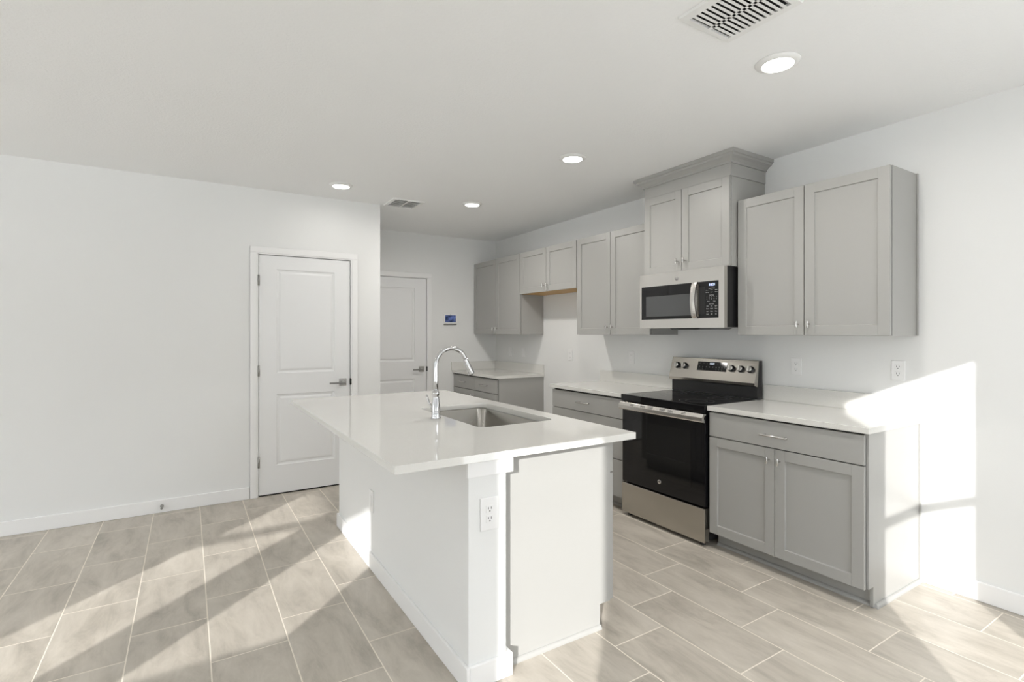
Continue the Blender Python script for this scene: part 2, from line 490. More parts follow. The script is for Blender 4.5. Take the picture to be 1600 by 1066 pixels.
def panel_door(idx, x0, x1, z1, y, wall_y, label, hinge_zs, px0, px1, pz, casing_w=0.062, lever_x=0, lever_z=0.94, hidden_left=False):
    root = box_like = None
    bm = bmesh.new()
    # slab as a front sheet with two moulded recesses
    t = 0.035; z0 = 0.013
    yf = y
    ring = []
    def quad(a, b, c, d): bm.faces.new([bm.verts.new(p) for p in (a, b, c, d)])
    zs = [z0] + [v for p in pz for v in p] + [z1]
    # stiles and rails (front face)
    for lo, hi in zip(zs[0::2], zs[1::2]):
        quad((px0, yf, lo), (px1, yf, lo), (px1, yf, hi), (px0, yf, hi))
    quad((x0, yf, z0), (px0, yf, z0), (px0, yf, z1), (x0, yf, z1))
    quad((px1, yf, z0), (x1, yf, z0), (x1, yf, z1), (px1, yf, z1))
    for lo, hi in pz:
        rings = []
        for off, dy in ((0, 0), (0.006, 0.007), (0.020, 0.010), (0.034, 0.004), (0.042, 0.003)):
            rings.append([(px0 + off, yf + dy, lo + off), (px1 - off, yf + dy, lo + off), (px1 - off, yf + dy, hi - off), (px0 + off, yf + dy, hi - off)])
        for r0, r1 in zip(rings, rings[1:]):
            for k in range(4):
                j = (k + 1) % 4
                quad(r0[k], r0[j], r1[j], r1[k])
        quad(*rings[-1])
    # edges and back
    yb = yf + t
    quad((x0, yf, z0), (x0, yb, z0), (x0, yb, z1), (x0, yf, z1))
    quad((x1, yf, z0), (x1, yb, z0), (x1, yb, z1), (x1, yf, z1))
    quad((x0, yf, z0), (x1, yf, z0), (x1, yb, z0), (x0, yb, z0))
    quad((x0, yf, z1), (x1, yf, z1), (x1, yb, z1), (x0, yb, z1))
    quad((x0, yb, z0), (x1, yb, z0), (x1, yb, z1), (x0, yb, z1))
    bmesh.ops.remove_doubles(bm, verts=bm.verts, dist=1e-5)
    bmesh.ops.recalc_face_normals(bm, faces=bm.faces)
    d = link('door_%d' % idx, bm, DOORW, None, recalc=False, loc=(x0, y, 0))
    # shift mesh so that object origin sits at the hinge corner is done by link
    d['kind'] = 'structure'; d['label'] = label; d['category'] = 'door'
    # jamb and casing
    bm = bmesh.new()
    ox0, ox1, oz = x0 - 0.006, x1 + 0.006, z1 + 0.006
    cl = (-1 if not hidden_left else 0)
    bm_box(bm, ox0 - 0.0035, ox0, wall_y - 0.001, wall_y + 0.115, 0, oz)
    bm_box(bm, ox1, ox1 + 0.0035, wall_y - 0.001, wall_y + 0.115, 0, oz)
    bm_box(bm, ox0, ox1, wall_y - 0.001, wall_y + 0.115, oz, oz + 0.0035)
    # door stop
    bm_box(bm, ox0, ox0 + 0.012, yb + 0.002, yb + 0.03, 0, oz)
    bm_box(bm, ox1 - 0.012, ox1, yb + 0.002, yb + 0.03, 0, oz)
    bm_box(bm, ox0, ox1, yb + 0.002, yb + 0.03, oz - 0.012, oz)
    link('door_jamb', bm, TRIM, d)
    bm = bmesh.new()
    c0, c1 = ox0 - casing_w, ox1 + casing_w
    lx = c0 if not hidden_left else XJ + 0.002
    for (w0, w1, th) in ((0.0, casing_w, 0.010), (0.010, casing_w, 0.016)):
        bm_box(bm, max(ox0 - w1, lx), ox0 - w0, wall_y - th, wall_y, 0, oz + w0)
        bm_box(bm, ox1 + w0, ox1 + w1, wall_y - th, wall_y, 0, oz + w0)
        bm_box(bm, max(ox0 - w1, lx), ox1 + w1, wall_y - th, wall_y, oz + w0, oz + w1)
    link('door_casing', bm, TRIM, d, 0.003)
    for hz in hinge_zs:
        bm = bmesh.new()
        bm_tube(bm, [(ox0 + 0.003, y - 0.010, hz - 0.045), (ox0 + 0.003, y - 0.010, hz + 0.045)], 0.0085, 14)
        bm_box(bm, ox0 + 0.003, ox0 + 0.009, y - 0.004, y + 0.002, hz - 0.044, hz + 0.044)
        link('hinge', bm, NICKEL_D, d)
    # strike plate in the jamb gap
    bm = bmesh.new(); bm_box(bm, x1 - 0.001, ox1 + 0.010, y - 0.012, y + 0.012, lever_z - 0.030, lever_z + 0.030)
    link('strike_plate', bm, BLACKM, d, 0.003)
    # dark strip painted as the shaded gap under the slab
    bm = bmesh.new(); bm_box(bm, x0, x1, y + 0.012, y + 0.10, 0.0, 0.013)
    link('door_sweep', bm, BLACKM, d)
    lever_set(d, lever_x, y, lever_z)
    return d

panel_door(1, 0.508, 1.262, 2.042, YL + 0.002, YL, 'white two-panel door with three hinges in the left wall', (1.826, 1.063, 0.293),
           0.643, 1.127, [(0.250, 0.858), (1.038, 1.928)], lever_x=1.197, lever_z=0.938)
panel_door(2, 1.672, 2.480, 2.045, YB + 0.002, YB, 'white two-panel door in the recess at the back', (),
           1.84, 2.330, [(0.250, 0.830), (1.045, 1.928)], lever_x=2.415, lever_z=0.946, hidden_left=True)

# ------------------------------------------------------------------ cabinets (fronts face -x)
def shaker_x(name, parent, xf, y0, y1, z0, z1, mat=GREY, fr=0.057, t=0.019):
    bm = bmesh.new()
    rec = 0.0100
    bm_box(bm, xf, xf + t, y0, y0 + fr, z0, z1)
    bm_box(bm, xf, xf + t, y1 - fr, y1, z0, z1)
    bm_box(bm, xf, xf + t, y0 + fr, y1 - fr, z0, z0 + fr)
    bm_box(bm, xf, xf + t, y0 + fr, y1 - fr, z1 - fr, z1)
    # bevelled inner edge and recessed panel
    b = 0.0020
    o = [(y0 + fr, z0 + fr), (y1 - fr, z0 + fr), (y1 - fr, z1 - fr), (y0 + fr, z1 - fr)]
    i = [(y0 + fr + b, z0 + fr + b), (y1 - fr - b, z0 + fr + b), (y1 - fr - b, z1 - fr - b), (y0 + fr + b, z1 - fr - b)]
    O = [bm.verts.new((xf + 0.003, *p)) for p in o]; I = [bm.verts.new((xf + rec, *p)) for p in i]
    for k in range(4):
        j = (k + 1) % 4
        bm.faces.new((O[k], O[j], I[j], I[k]))
    bm.faces.new(I)
    return link(name, bm, mat, parent, 0.0012, recalc=True)

def t_knob(parent, xf, y, z, L=0.040):
    bm = bmesh.new()
    bm_tube(bm, [(xf, y, z), (xf - 0.026, y, z)], 0.0048, 14)
    bm_tube(bm, [(xf - 0.028, y, z - L / 2), (xf - 0.028, y, z + L / 2)], 0.0062, 16)
    return link('knob', bm, NICKEL, parent, 0.0008)

def bar_pull(parent, xf, yc, z, L=0.165):
    bm = bmesh.new()
    for s in (-1, 1):
        bm_tube(bm, [(xf, yc + s * L * 0.36, z), (xf - 0.028, yc + s * L * 0.36, z)], 0.0045, 12)
    bm_tube(bm, [(xf - 0.030, yc - L / 2, z), (xf - 0.030, yc + L / 2, z)], 0.0060, 16)
    return link('handle', bm, NICKEL, parent, 0.0008)

GAP = 0.0026
def upper(label, y0, y1, z0, z1, xf=3.135, ysplit=None, knobs=True, scribe=False, wood=False, knob_z=0.068, side_right=None):
    root = thing('wall_cabinet', label, 'cabinet', (XW, (y0 + y1) / 2, z0), 'wall cabinets above the counters')
    bm = bmesh.new()
    xb = xf + 0.019 + 0.006
    bm_box(bm, xb, XW - 0.001, y0 + 0.002, y1 - 0.002, z0 + (0.004 if wood else 0), z1)
    link('cabinet_body', bm, GREY, root, 0.001)
    if wood:
        bm = bmesh.new(); bm_box(bm, xb + 0.004, XW - 0.002, y0 + 0.004, y1 - 0.004, z0, z0 + 0.0038)
        link('underside', bm, GREY_IN, root, label='bare wood underside')
    bm = bmesh.new(); bm_box(bm, xf + 0.019, xb, y0 + 0.010, y1 - 0.010, z0 + 0.010, z1 - 0.010)
    link('door_gap', bm, DARKGAP, root)  # dark slab painted as the shade behind the doors
    ys = ysplit if ysplit else (y0 + y1) / 2
    for (a, b, s) in ((y0 + 0.003, ys - GAP, 1), (ys + GAP, y1 - 0.003, -1)):
        d = shaker_x('door', root, xf, a, b, z0 + 0.002, z1 - 0.002)
        ky = b - 0.030 if s == 1 else a + 0.030
        if knobs: t_knob(d, xf, ky, z0 + knob_z)
    if scribe:
        bm = bmesh.new(); bm_box(bm, XW - 0.019, XW - 0.0005, y0 - 0.005, y0 + 0.002, z0, z1)
        link('scribe_strip', bm, GREY, root, 0.001)
    return root

ZU0, ZU1 = 1.367, 2.272
upper('grey two-door wall cabinet right of the microwave, nearest the camera', 1.252, 2.148, ZU0, ZU1, ysplit=1.705, scribe=True)
upper('grey two-door wall cabinet between microwave and short over-fridge cabinet', 2.926, 3.846, ZU0, ZU1, ysplit=3.386)
upper('short grey two-door cabinet with wood underside above the empty fridge space', 3.852, 4.842, 1.813, ZU1, ysplit=4.347, wood=True, knob_z=0.066)
upper('grey two-door wall cabinet in the far corner beside the security panel', 4.848, 5.934, ZU0, ZU1, ysplit=5.376)

# raised cabinet over the microwave with its crown
mc = upper('raised grey cabinet with crown moulding above the microwave', 2.156, 2.918, 1.832, 2.435, xf=3.060, ysplit=2.552, knob_z=0.078)
bm = bmesh.new(); bm_box(bm, 3.068, XW - 0.001, 2.152, 2.922, 2.4355, 2.545)
link('frieze_board', bm, GREY, mc, 0.0015)
bm = bmesh.new(); bm_box(bm, 3.062, XW - 0.0012, 2.146, 2.928, 2.4345, 2.4545)
bm.free()
# crown profile swept round three sides: (outward, z)
prof = [(0.000, 2.520), (0.010, 2.520), (0.012, 2.532), (0.028, 2.546), (0.046, 2.556), (0.050, 2.566), (0.060, 2.570), (0.060, 2.5935), (0.0, 2.5935)]
bm = bmesh.new()
def crown_ring(o, z): return [(XW - 0.001, 2.152 - o, z), (3.068 - o, 2.152 - o, z), (3.068 - o, 2.922 + o, z), (XW - 0.001, 2.922 + o, z)]
R = [[bm.verts.new(p) for p in crown_ring(o, z)] for o, z in prof]
for r0, r1 in zip(R, R[1:]):
    for k in range(3): bm.faces.new((r0[k], r0[k + 1], r1[k + 1], r1[k]))
link('crown_moulding', bm, GREY, mc)

# --- base cabinets
XD = 2.845
def drawer_slab(parent, y0, y1, z0, z1, xf=XD):
    bm = bmesh.new(); bm_box(bm, xf, xf + 0.019, y0, y1, z0, z1)
    return link('drawer', bm, GREY, parent, 0.0015)

def shoe_profile(bm, path, outs, w=0.019, h=0.019):
    """quarter-round shoe along a straight path segment; outs = outward unit xy"""
    (xa, ya), (xb, yb) = path
    n = 6; pts = [(0, 0)] + [(w * math.cos(t), h * math.sin(t)) for t in (PI / 2 * k / n for k in range(n + 1))]
    A = [bm.verts.new((xa + outs[0][0] * o, ya + outs[0][1] * o, z)) for o, z in pts]
    B = [bm.verts.new((xb + outs[1][0] * o, yb + outs[1][1] * o, z)) for o, z in pts]
    for k in range(len(pts)):
        j = (k + 1) % len(pts)
        bm.faces.new((A[k], A[j], B[j], B[k]))
    bm.faces.new(A); bm.faces.new(B[::-1])

def base_body(root, y0, y1, end_low=False, end_high=False):
    xb = XD + 0.019 + 0.006
    bm = bmesh.new()
    ya = y0 + (0.016 if end_low else 0.001); yb = y1 - (0.016 if end_high else 0.001)
    bm_box(bm, xb, XW - 0.001, ya, yb, 0.105, 0.8835)
    link('cabinet_body', bm, GREY, root)
    bm = bmesh.new(); bm_box(bm, XD + 0.019, xb, ya + 0.006, yb - 0.006, 0.112, 0.876)
    link('door_gap', bm, DARKGAP, root)  # shade behind doors and drawers, put in as a dark slab
    for flag, p, q in ((end_low, y0, y0 + 0.0155), (end_high, y1 - 0.0155, y1)):
        if flag:
            bm = bmesh.new()
            bm_prism(bm, [(xb, 0.105), (2.915, 0.105), (2.915, 0.0), (XW - 0.001, 0.0), (XW - 0.001, 0.8835), (xb, 0.8835)], 'Y', p, q)
            link('end_panel', bm, GREY, root, 0.0008)
    bm = bmesh.new(); bm_box(bm, 2.940, 2.955, ya, yb, 0.0, 0.1045)
    link('toe_kick', bm, GREY, root)

# right base cabinet
rb = thing('base_cabinet', 'grey base cabinet with one wide drawer over two doors, right of the range', 'cabinet', (3.15, 1.7, 0), 'base cabinets along the right wall')
base_body(rb, 1.240, 2.154, end_low=True)
d = drawer_slab(rb, 1.252, 2.150, 0.722, 0.872); bar_pull(d, XD, 1.708, 0.792)
for a, b, ky in ((1.252, 1.712, 1.682), (1.716, 2.150, 1.746)):
    dd = shaker_x('door', rb, XD, a, b, 0.102, 0.716); t_knob(dd, XD, ky, 0.652)
bm = bmesh.new()
shoe_profile(bm, ((2.940, 2.150), (2.940, 1.240)), ((-1, 0), (-1, -1)))
shoe_profile(bm, ((2.940, 1.240), (XW - 0.0145, 1.240)), ((-1, -1), (0, -1)))
bm_box(bm, 2.915, 2.940, 1.240, 1.2555, 0.0, 0.004)
link('shoe_moulding', bm, GREY, rb)
bm = bmesh.new(); bm_box(bm, XW - 0.019, XW - 0.0005, 1.234, 1.2402, 0.0, 0.8835)
link('scribe_strip', bm, GREY, rb, 0.001)

# middle drawer bank
mb = thing('base_cabinet', 'grey base cabinet of three wide drawers, left of the range', 'cabinet', (3.15, 3.38, 0), 'base cabinets along the right wall')
base_body(mb, 2.926, 3.846, end_high=True)
for z0, z1 in ((0.715, 0.868), (0.398, 0.709), (0.102, 0.392)):
    d = drawer_slab(mb, 2.932, 3.842, z0, z1); bar_pull(d, XD, 3.387, (z0 + z1) / 2 if z1 > 0.8 else z1 - 0.075)
bm = bmesh.new(); shoe_profile(bm, ((2.940, 2.930), (2.940, 3.846)), ((-1, 0), (-1, 0)))
link('shoe_moulding', bm, GREY, mb)

# far corner cabinet
fb = thing('base_cabinet', 'grey base cabinet with two drawers over two doors in the far corner', 'cabinet', (3.15, 5.39, 0), 'base cabinets along the right wall')
base_body(fb, 4.846, 5.934, end_low=True)
for a, b, ky in ((4.860, 5.375, 5.345), (5.379, 5.930, 5.409)):
    d = drawer_slab(fb, a, b, 0.716, 0.868); bar_pull(d, XD, (a + b) / 2, 0.792)
    dd = shaker_x('door', fb, XD, a, b, 0.102, 0.710); t_knob(dd, XD, ky, 0.650)
bm = bmesh.new(); shoe_profile(bm, ((2.940, 4.846), (2.940, 5.934)), ((-1, 0), (-1, 0)))
link('shoe_moulding', bm, GREY, fb)

# --- countertops along the wall
CT0, CT1 = 0.884, 0.914
def counter(label, y0, y1, s0=None, back_return=False):
    o = box_obj('countertop', (2.830, XW - 0.0008, y0, y1, CT0, CT1), QUARTZ, None, 0.002)
    tag(o, label, 'countertop', 'quartz countertops along the right wall')
    bm = bmesh.new(); bm_box(bm, XW - 0.021, XW - 0.0008, s0 if s0 is not None else y0, y1 - 0.0, CT1 + 0.0002, CT1 + 0.105)
    link('backsplash', bm, QUARTZ, o, 0.0015)
    if back_return:
        bm = bmesh.new(); bm_box(bm, 2.812, XW - 0.022, YB - 0.021, YB - 0.0008, CT1 + 0.0002, CT1 + 0.105)
        link('backsplash', bm, QUARTZ, o, 0.0015)
counter('pale quartz countertop right of the range, partly in sunlight', 1.222, 2.157, 1.224)
counter('pale quartz countertop left of the range above the three wide drawers', 2.923, 3.866)
counter('pale quartz countertop in the far corner above two small drawers', 4.832, 5.938, back_return=True)

# ------------------------------------------------------------------ island
IX0, IX1, IY0, IY1 = 0.612, 1.790, 1.755, 3.914
SX0, SX1, SY0, SY1 = 1.222, 1.684, 2.247, 3.045
def rrect(x0, x1, y0, y1, r, n=8):
    pts = []
    for cx, cy, a in ((x1 - r, y1 - r, 0), (x0 + r, y1 - r, PI / 2), (x0 + r, y0 + r, PI), (x1 - r, y0 + r, 1.5 * PI)):
        for k in range(n + 1):
            t = a + PI / 2 * k / n
            pts.append((cx + r * math.cos(t), cy + r * math.sin(t)))
    return pts
bm = bmesh.new()
hole = rrect(SX0, SX1, SY0, SY1, 0.055)
outer = rrect(IX0, IX1, IY0, IY1, 0.006, 3)
loops = {}
for z in (CT0, CT1):
    edges = []
    for key, pl in (('o', outer), ('h', hole)):
        vs = [bm.verts.new((x, y, z)) for x, y in pl]
        loops[(key, z)] = vs
        edges += [bm.edges.new((vs[i], vs[(i + 1) % len(vs)])) for i in range(len(vs))]
    bmesh.ops.triangle_fill(bm, edges=edges, use_beauty=True)
for key in ('o', 'h'):
    a, b = loops[(key, CT0)], loops[(key, CT1)]
    for i in range(len(a)):
        j = (i + 1) % len(a)
        f = bm.faces.new((a[i], a[j], b[j], b[i]))
        if key == 'h': f.smooth = True
it = link('countertop', bm, QUARTZ, None, 0.0015)
tag(it, 'large glossy pale quartz island countertop with a sink cutout', 'countertop')

# half wall with end post
isl = thing('island_half_wall', 'white half wall with post cap and baseboard carrying the island overhang', 'island', (1.0, 2.8, 0))
WX0, WX1 = 0.919, 1.089
WY0, WY1 = 1.785, 3.800
bm = bmesh.new(); bm_box(bm, WX0, WX1, WY0, WY1, 0, CT0 - 0.0005)
link('half_wall', bm, WALL, isl, 0.002)
bm = bmesh.new()
bm_box(bm, WX0 - 0.010, 1.116, 1.771, WY0, 0.822, CT0 - 0.0005)
bm_box(bm, WX1, 1.116, WY0, 1.8355, 0.822, CT0 - 0.0005)
link('post_cap', bm, TRIM, isl, 0.0015)
bm = bmesh.new()
bm_box(bm, WX0 - 0.014, WX0, 1.771, WY1 + 0.014, 0, 0.092)
bm_box(bm, WX0, 1.113, 1.771, WY0, 0, 0.092)
bm_box(bm, WX1, 1.113, WY0, 1.8355, 0, 0.092)
bm_box(bm, WX0, WX1, WY1, WY1 + 0.014, 0, 0.092)
link('baseboard', bm, TRIM, isl, 0.003)

# island cabinets face +x
IXB, IXF = 1.0895, 1.700
def shaker_px(parent, xf, y0, y1, z0, z1, fr=0.057, t=0.019):
    bm = bmesh.new(); rec = 0.0100
    bm_box(bm, xf - t, xf, y0, y0 + fr, z0, z1); bm_box(bm, xf - t, xf, y1 - fr, y1, z0, z1)
    bm_box(bm, xf - t, xf, y0 + fr, y1 - fr, z0, z0 + fr); bm_box(bm, xf - t, xf, y0 + fr, y1 - fr, z1 - fr, z1)
    bm_box(bm, xf - t, xf - rec, y0 + fr, y1 - fr, z0 + fr, z1 - fr)
    return link('door', bm, GREY, parent, 0.0012)
def island_cab(name, label, y0, y1, drawers, doors, near_panel=False, far_panel=False, open_top=False):
    root = thing(name, label, 'cabinet', (1.4, (y0 + y1) / 2, 0))
    ya = y0 + (0.0160 if near_panel else 0.0008); yb = y1 - (0.016 if far_panel else 0.0008)
    bm = bmesh.new()
    if open_top:
        bm_box(bm, IXB, IXB + 0.016, ya, yb, 0.105, CT0 - 0.0005)
        bm_box(bm, IXF - 0.016, IXF, ya, yb, 0.105, CT0 - 0.0005)
        bm_box(bm, IXB + 0.016, IXF - 0.016, ya, ya + 0.010, 0.105, CT0 - 0.0005)
        bm_box(bm, IXB + 0.016, IXF - 0.016, yb - 0.010, yb, 0.105, CT0 - 0.0005)
        bm_box(bm, IXB + 0.016, IXF - 0.016, ya + 0.010, yb - 0.010, 0.105, 0.12)
    else:
        bm_box(bm, IXB, IXF, ya, yb, 0.105, CT0 - 0.0005)
    link('cabinet_body', bm, GREY, root)
    bm = bmesh.new(); bm_box(bm, 1.612, 1.627, ya, yb, 0, 0.1045); link('toe_kick', bm, GREY, root)
    for flag, p, q in ((near_panel, y0, y0 + 0.0155), (far_panel, y1 - 0.0155, y1)):
        if flag:
            bm = bmesh.new()
            bm_prism(bm, [(IXB, 0), (1.636, 0), (1.636, 0.112), (IXF, 0.112), (IXF, CT0 - 0.0005), (IXB, CT0 - 0.0005)], 'Y', p, q)
            link('end_panel', bm, GREY, root, 0.0008)
    bm = bmesh.new(); bm_box(bm, IXF, IXF + 0.003, ya + 0.006, yb - 0.006, 0.116, 0.876); link('door_gap', bm, DARKGAP, root)  # dark sheet for the shaded gap behind the fronts
    xf = IXF + 0.003 + 0.019
    for a, b in drawers:
        bm = bmesh.new(); bm_box(bm, xf - 0.019, xf, a, b, 0.722, 0.872); link('drawer', bm, GREY, root, 0.0015)
    for a, b in doors: shaker_px(root, xf, a, b, 0.115, 0.716)
    return root, xf
r1, xfi = island_cab('island_cabinet', 'grey island end cabinet with plain sunlit end panel behind the white post', 1.836, 2.195, [(1.842, 2.192)], [(1.842, 2.192)], near_panel=True)
bm = bmesh.new(); bm_tube(bm, [(xfi, 2.017 - 0.06, 0.797), (xfi + 0.028, 2.017 - 0.06, 0.797)], 0.0045, 12)
bm_tube(bm, [(xfi, 2.017 + 0.06, 0.797), (xfi + 0.028, 2.017 + 0.06, 0.797)], 0.0045, 12)
bm_tube(bm, [(xfi + 0.03, 2.017 - 0.08, 0.797), (xfi + 0.03, 2.017 + 0.08, 0.797)], 0.006, 14)
link('handle', bm, NICKEL, r1)
bm = bmesh.new()
shoe_profile(bm, ((1.113, 1.836), (1.636, 1.836)), ((0, -1), (0.0, -1)), 0.014, 0.019)
link('shoe_moulding', bm, GREY, r1)
island_cab('sink_base_cabinet', 'grey island cabinet under the sink, facing the range', 2.196, 3.115, [(2.200, 3.112)], [(2.200, 2.654), (2.658, 3.112)], open_top=True)
island_cab('island_cabinet', 'grey island cabinet at the far end of the island', 3.116, 3.790, [(3.120, 3.774)], [(3.120, 3.774)], far_panel=True)

# ------------------------------------------------------------------ sink
sk = bmesh.new()
def ring_at(x0, x1, y0, y1, r, z): return [sk.verts.new((x, y, z)) for x, y in rrect(x0, x1, y0, y1, r, 8)]
e = 0.004; zt = CT0 - 0.0008
prof = [ring_at(SX0 - 0.022, SX1 + 0.012, SY0 - 0.022, SY1 + 0.022, 0.06, zt),
        ring_at(SX0 - e, SX1 + e, SY0 - e, SY1 + e, 0.055, zt),
        ring_at(SX0 - e + 0.004, SX1 + e - 0.004, SY0, SY1, 0.055, zt - 0.006),
        ring_at(SX0 + 0.004, SX1 - 0.004, SY0 + 0.004, SY1 - 0.004, 0.052, 0.70),
        ring_at(SX0 + 0.012, SX1 - 0.012, SY0 + 0.012, SY1 - 0.012, 0.048, 0.685),
        ring_at(SX0 + 0.035, SX1 - 0.035, SY0 + 0.035, SY1 - 0.035, 0.04, 0.678)]
for r0, r1_ in zip(prof, prof[1:]):
    for i in range(len(r0)):
        j = (i + 1) % len(r0)
        f = sk.faces.new((r0[i], r0[j], r1_[j], r1_[i])); f.smooth = True
sk.faces.new(prof[-1])
sink = link('sink', sk, SINKST, None, loc=((SX0 + SX1) / 2, (SY0 + SY1) / 2, 0.68))
md = sink.modifiers.new('thick', 'SOLIDIFY'); md.thickness = 0.0015; md.offset = -1
tag(sink, 'single-bowl brushed steel undermount sink in the island countertop', 'sink')
bm = bmesh.new(); c = ((SX0 + SX1) / 2, (SY0 + SY1) / 2, 0.6795)
bm_lathe(bm, c, [(0.0, 0.0), (0.028, 0.0), (0.034, 0.003), (0.044, 0.003), (0.046, 0.0005)])
link('drain', bm, CHROME, sink)

# ------------------------------------------------------------------ faucet
fx, fy = 1.150, 2.620
fa = thing('kitchen_faucet', 'tall chrome pull-down gooseneck faucet standing beside the island sink', 'faucet', (fx, fy, CT1))
bm = bmesh.new()
bm_lathe(bm, (fx, fy, CT1 + 0.0003), [(0.0, 0.0), (0.0275, 0.0), (0.028, 0.004), (0.0245, 0.012), (0.0235, 0.035), (0.0222, 0.075), (0.0185, 0.110), (0.0165, 0.128), (0.0205, 0.134), (0.0205, 0.142), (0.0165, 0.148), (0.0135, 0.156), (0.0, 0.156)])
link('faucet_body', bm, CHROME, fa)
pts = [(fx, fy, CT1 + 0.150), (fx, fy, 1.12)]
R_ = 0.092; cz = 1.205; cxm = fx + R_
pts += [(fx, fy, 1.165)]
for k in range(0, 25):
    t = PI - (PI * 0.90) * k / 24
    pts.append((cxm + R_ * math.cos(t), fy, cz + R_ * math.sin(t)))
end = pts[-1]
bm = bmesh.new(); bm_tube(bm, pts, 0.0120, 24)
link('spout', bm, CHROME, fa)
d = (Vector(pts[-1]) - Vector(pts[-3])).normalized()
p0 = Vector(end)
bm = bmesh.new()
bm_tube(bm, [p0 - d * 0.004, p0, p0 + d * 0.012, p0 + d * 0.014, p0 + d * 0.05, p0 + d * 0.088, p0 + d * 0.094], [0.0125, 0.0142, 0.0146, 0.0152, 0.0175, 0.0212, 0.0196], 24)
link('spray_head', bm, CHROME, fa)
bm = bmesh.new(); a_, b_ = frame_basis(d)
bm_box(bm, -0.004, 0.004, -0.0025, 0.0025, -0.014, 0.014)
q = d.to_track_quat('Z', 'Y').to_matrix().to_4x4()
bmesh.ops.transform(bm, matrix=Matrix.Translation(p0 + d * 0.045 + Vector((-0.0168, -0.006, 0))) @ q, verts=bm.verts)
link('spray_button', bm, NICKEL_D, fa)
bm = bmesh.new()
bm_lathe(bm, (fx, fy + 0.016, CT1 + 0.055), [(0.0, 0.0), (0.0145, 0.0), (0.0155, 0.020), (0.0135, 0.026), (0.0, 0.028)], axis=(0, 1, 0), seg=24)
hp = [(fx - 0.001, fy + 0.040, CT1 + 0.055), (fx - 0.004, fy + 0.060, CT1 + 0.064), (fx - 0.008, fy + 0.078, CT1 + 0.082), (fx - 0.012, fy + 0.090, CT1 + 0.104), (fx - 0.014, fy + 0.096, CT1 + 0.120)]
bm_tube(bm, hp, [0.0075, 0.0068, 0.0062, 0.0060, 0.0055], 16)
link('lever_handle', bm, CHROME, fa)

# ------------------------------------------------------------------ range
RY0, RY1 = 2.1625, 2.9185
rg = thing('electric_range', 'freestanding stainless steel electric range with black glass door and cooktop', 'range', (3.1, 2.54, 0))
bm = bmesh.new(); bm_box(bm, 2.868, 3.440, RY0 + 0.004, RY1 - 0.004, 0.035, 0.868)
link('oven_body', bm, BLACK, rg, 0.002)
for yy in (RY0 + 0.05, RY1 - 0.05):
    for xx in (2.862, 3.38):
        bm = bmesh.new(); bm_lathe(bm, (xx, yy, 0.0), [(0.0, 0.0), (0.018, 0.0), (0.018, 0.012), (0.007, 0.014), (0.007, 0.0355), (0.0, 0.0355)], seg=18)
        link('foot', bm, BLACK, rg)
# storage drawer
bm = bmesh.new(); bm_box(bm, 2.818, 2.866, RY0 + 0.004, RY1 - 0.004, 0.026, 0.247)
link('storage_drawer', bm, STEEL, rg, 0.003)
# oven door: black glass face, inner window, steel handle band
bm = bmesh.new(); bm_box(bm, 2.824, 2.866, RY0 + 0.004, RY1 - 0.004, 0.258, 0.856)
od = link('oven_door', bm, BLACKG, rg, 0.003)
bm = bmesh.new(); bm_box(bm, 2.8228, 2.8238, RY0 + 0.115, RY1 - 0.115, 0.36, 0.735)
link('oven_window', bm, DGLASS, od)
bm = bmesh.new()
bm_prism(bm, [(2.815, 0.803), (2.790, 0.808), (2.786, 0.815), (2.786, 0.838), (2.800, 0.8605), (2.826, 0.8605), (2.826, 0.850), (2.812, 0.846), (2.806, 0.836)], 'Y', RY0 - 0.001, RY1 + 0.001)
hb = link('oven_handle', bm, STEEL_L, od, 0.0015)
sl_a, sl_b = Vector((2.786, 0, 0.838)), Vector((2.800, 0, 0.8605))
sl_d = (sl_b - sl_a).normalized(); sl_n = Vector((-sl_d.z, 0, sl_d.x))
for f, w in ((0.18, 0.017), (0.32, 0.024), (0.415, 0.024), (0.56, 0.024), (0.655, 0.024), (0.80, 0.017)):
    yc = RY1 - f * (RY1 - RY0)
    for t in (0.30, 0.62):
        c = sl_a.lerp(sl_b, t); P = []
        for u_, n_ in ((-0.0019, -0.0006), (0.0019, -0.0006), (0.0019, 0.0003), (-0.0019, 0.0003)):
            q = c + sl_d * u_ + sl_n * n_; P.append((q.x, q.z))
        bm = bmesh.new(); bm_prism(bm, P, 'Y', yc - w, yc + w)
        link('vent_slot', bm, BLACKM, hb)
bm = bmesh.new(); bm_lathe(bm, (2.8232, 2.548, 0.331), [(0.0, 0.0030), (0.0135, 0.0030), (0.0150, 0.0018), (0.0150, 0.0)], axis=(-1, 0, 0), seg=28)
lg = link('brand_badge', bm, STEEL_L, od)

def text_obj(name, body, size, loc, rot, mat, parent, ext=0.0003, align='CENTER'):
    cu = bpy.data.curves.new(name, 'FONT'); cu.body = body; cu.size = size; cu.extrude = ext
    cu.align_x = align; cu.align_y = 'CENTER'
    tmp = bpy.data.objects.new(name, cu); COL.objects.link(tmp)
    me = bpy.data.meshes.new_from_object(tmp)
    COL.objects.unlink(tmp); bpy.data.objects.remove(tmp)
    me.materials.clear(); me.materials.append(mat)
    me.transform(Matrix.Translation(Vector(loc) - origin_of(parent)) @ rot.to_4x4())
    o = bpy.data.objects.new(name, me); COL.objects.link(o); o.parent = parent
    return o
# text facing -x: text x axis -> -y, text y axis -> +z
ROT_X = Matrix(((0, 0, -1), (-1, 0, 0), (0, 1, 0)))
text_obj('badge_letters', 'GE', 0.014, (2.8198, 2.548, 0.331), ROT_X, BLACK, lg)

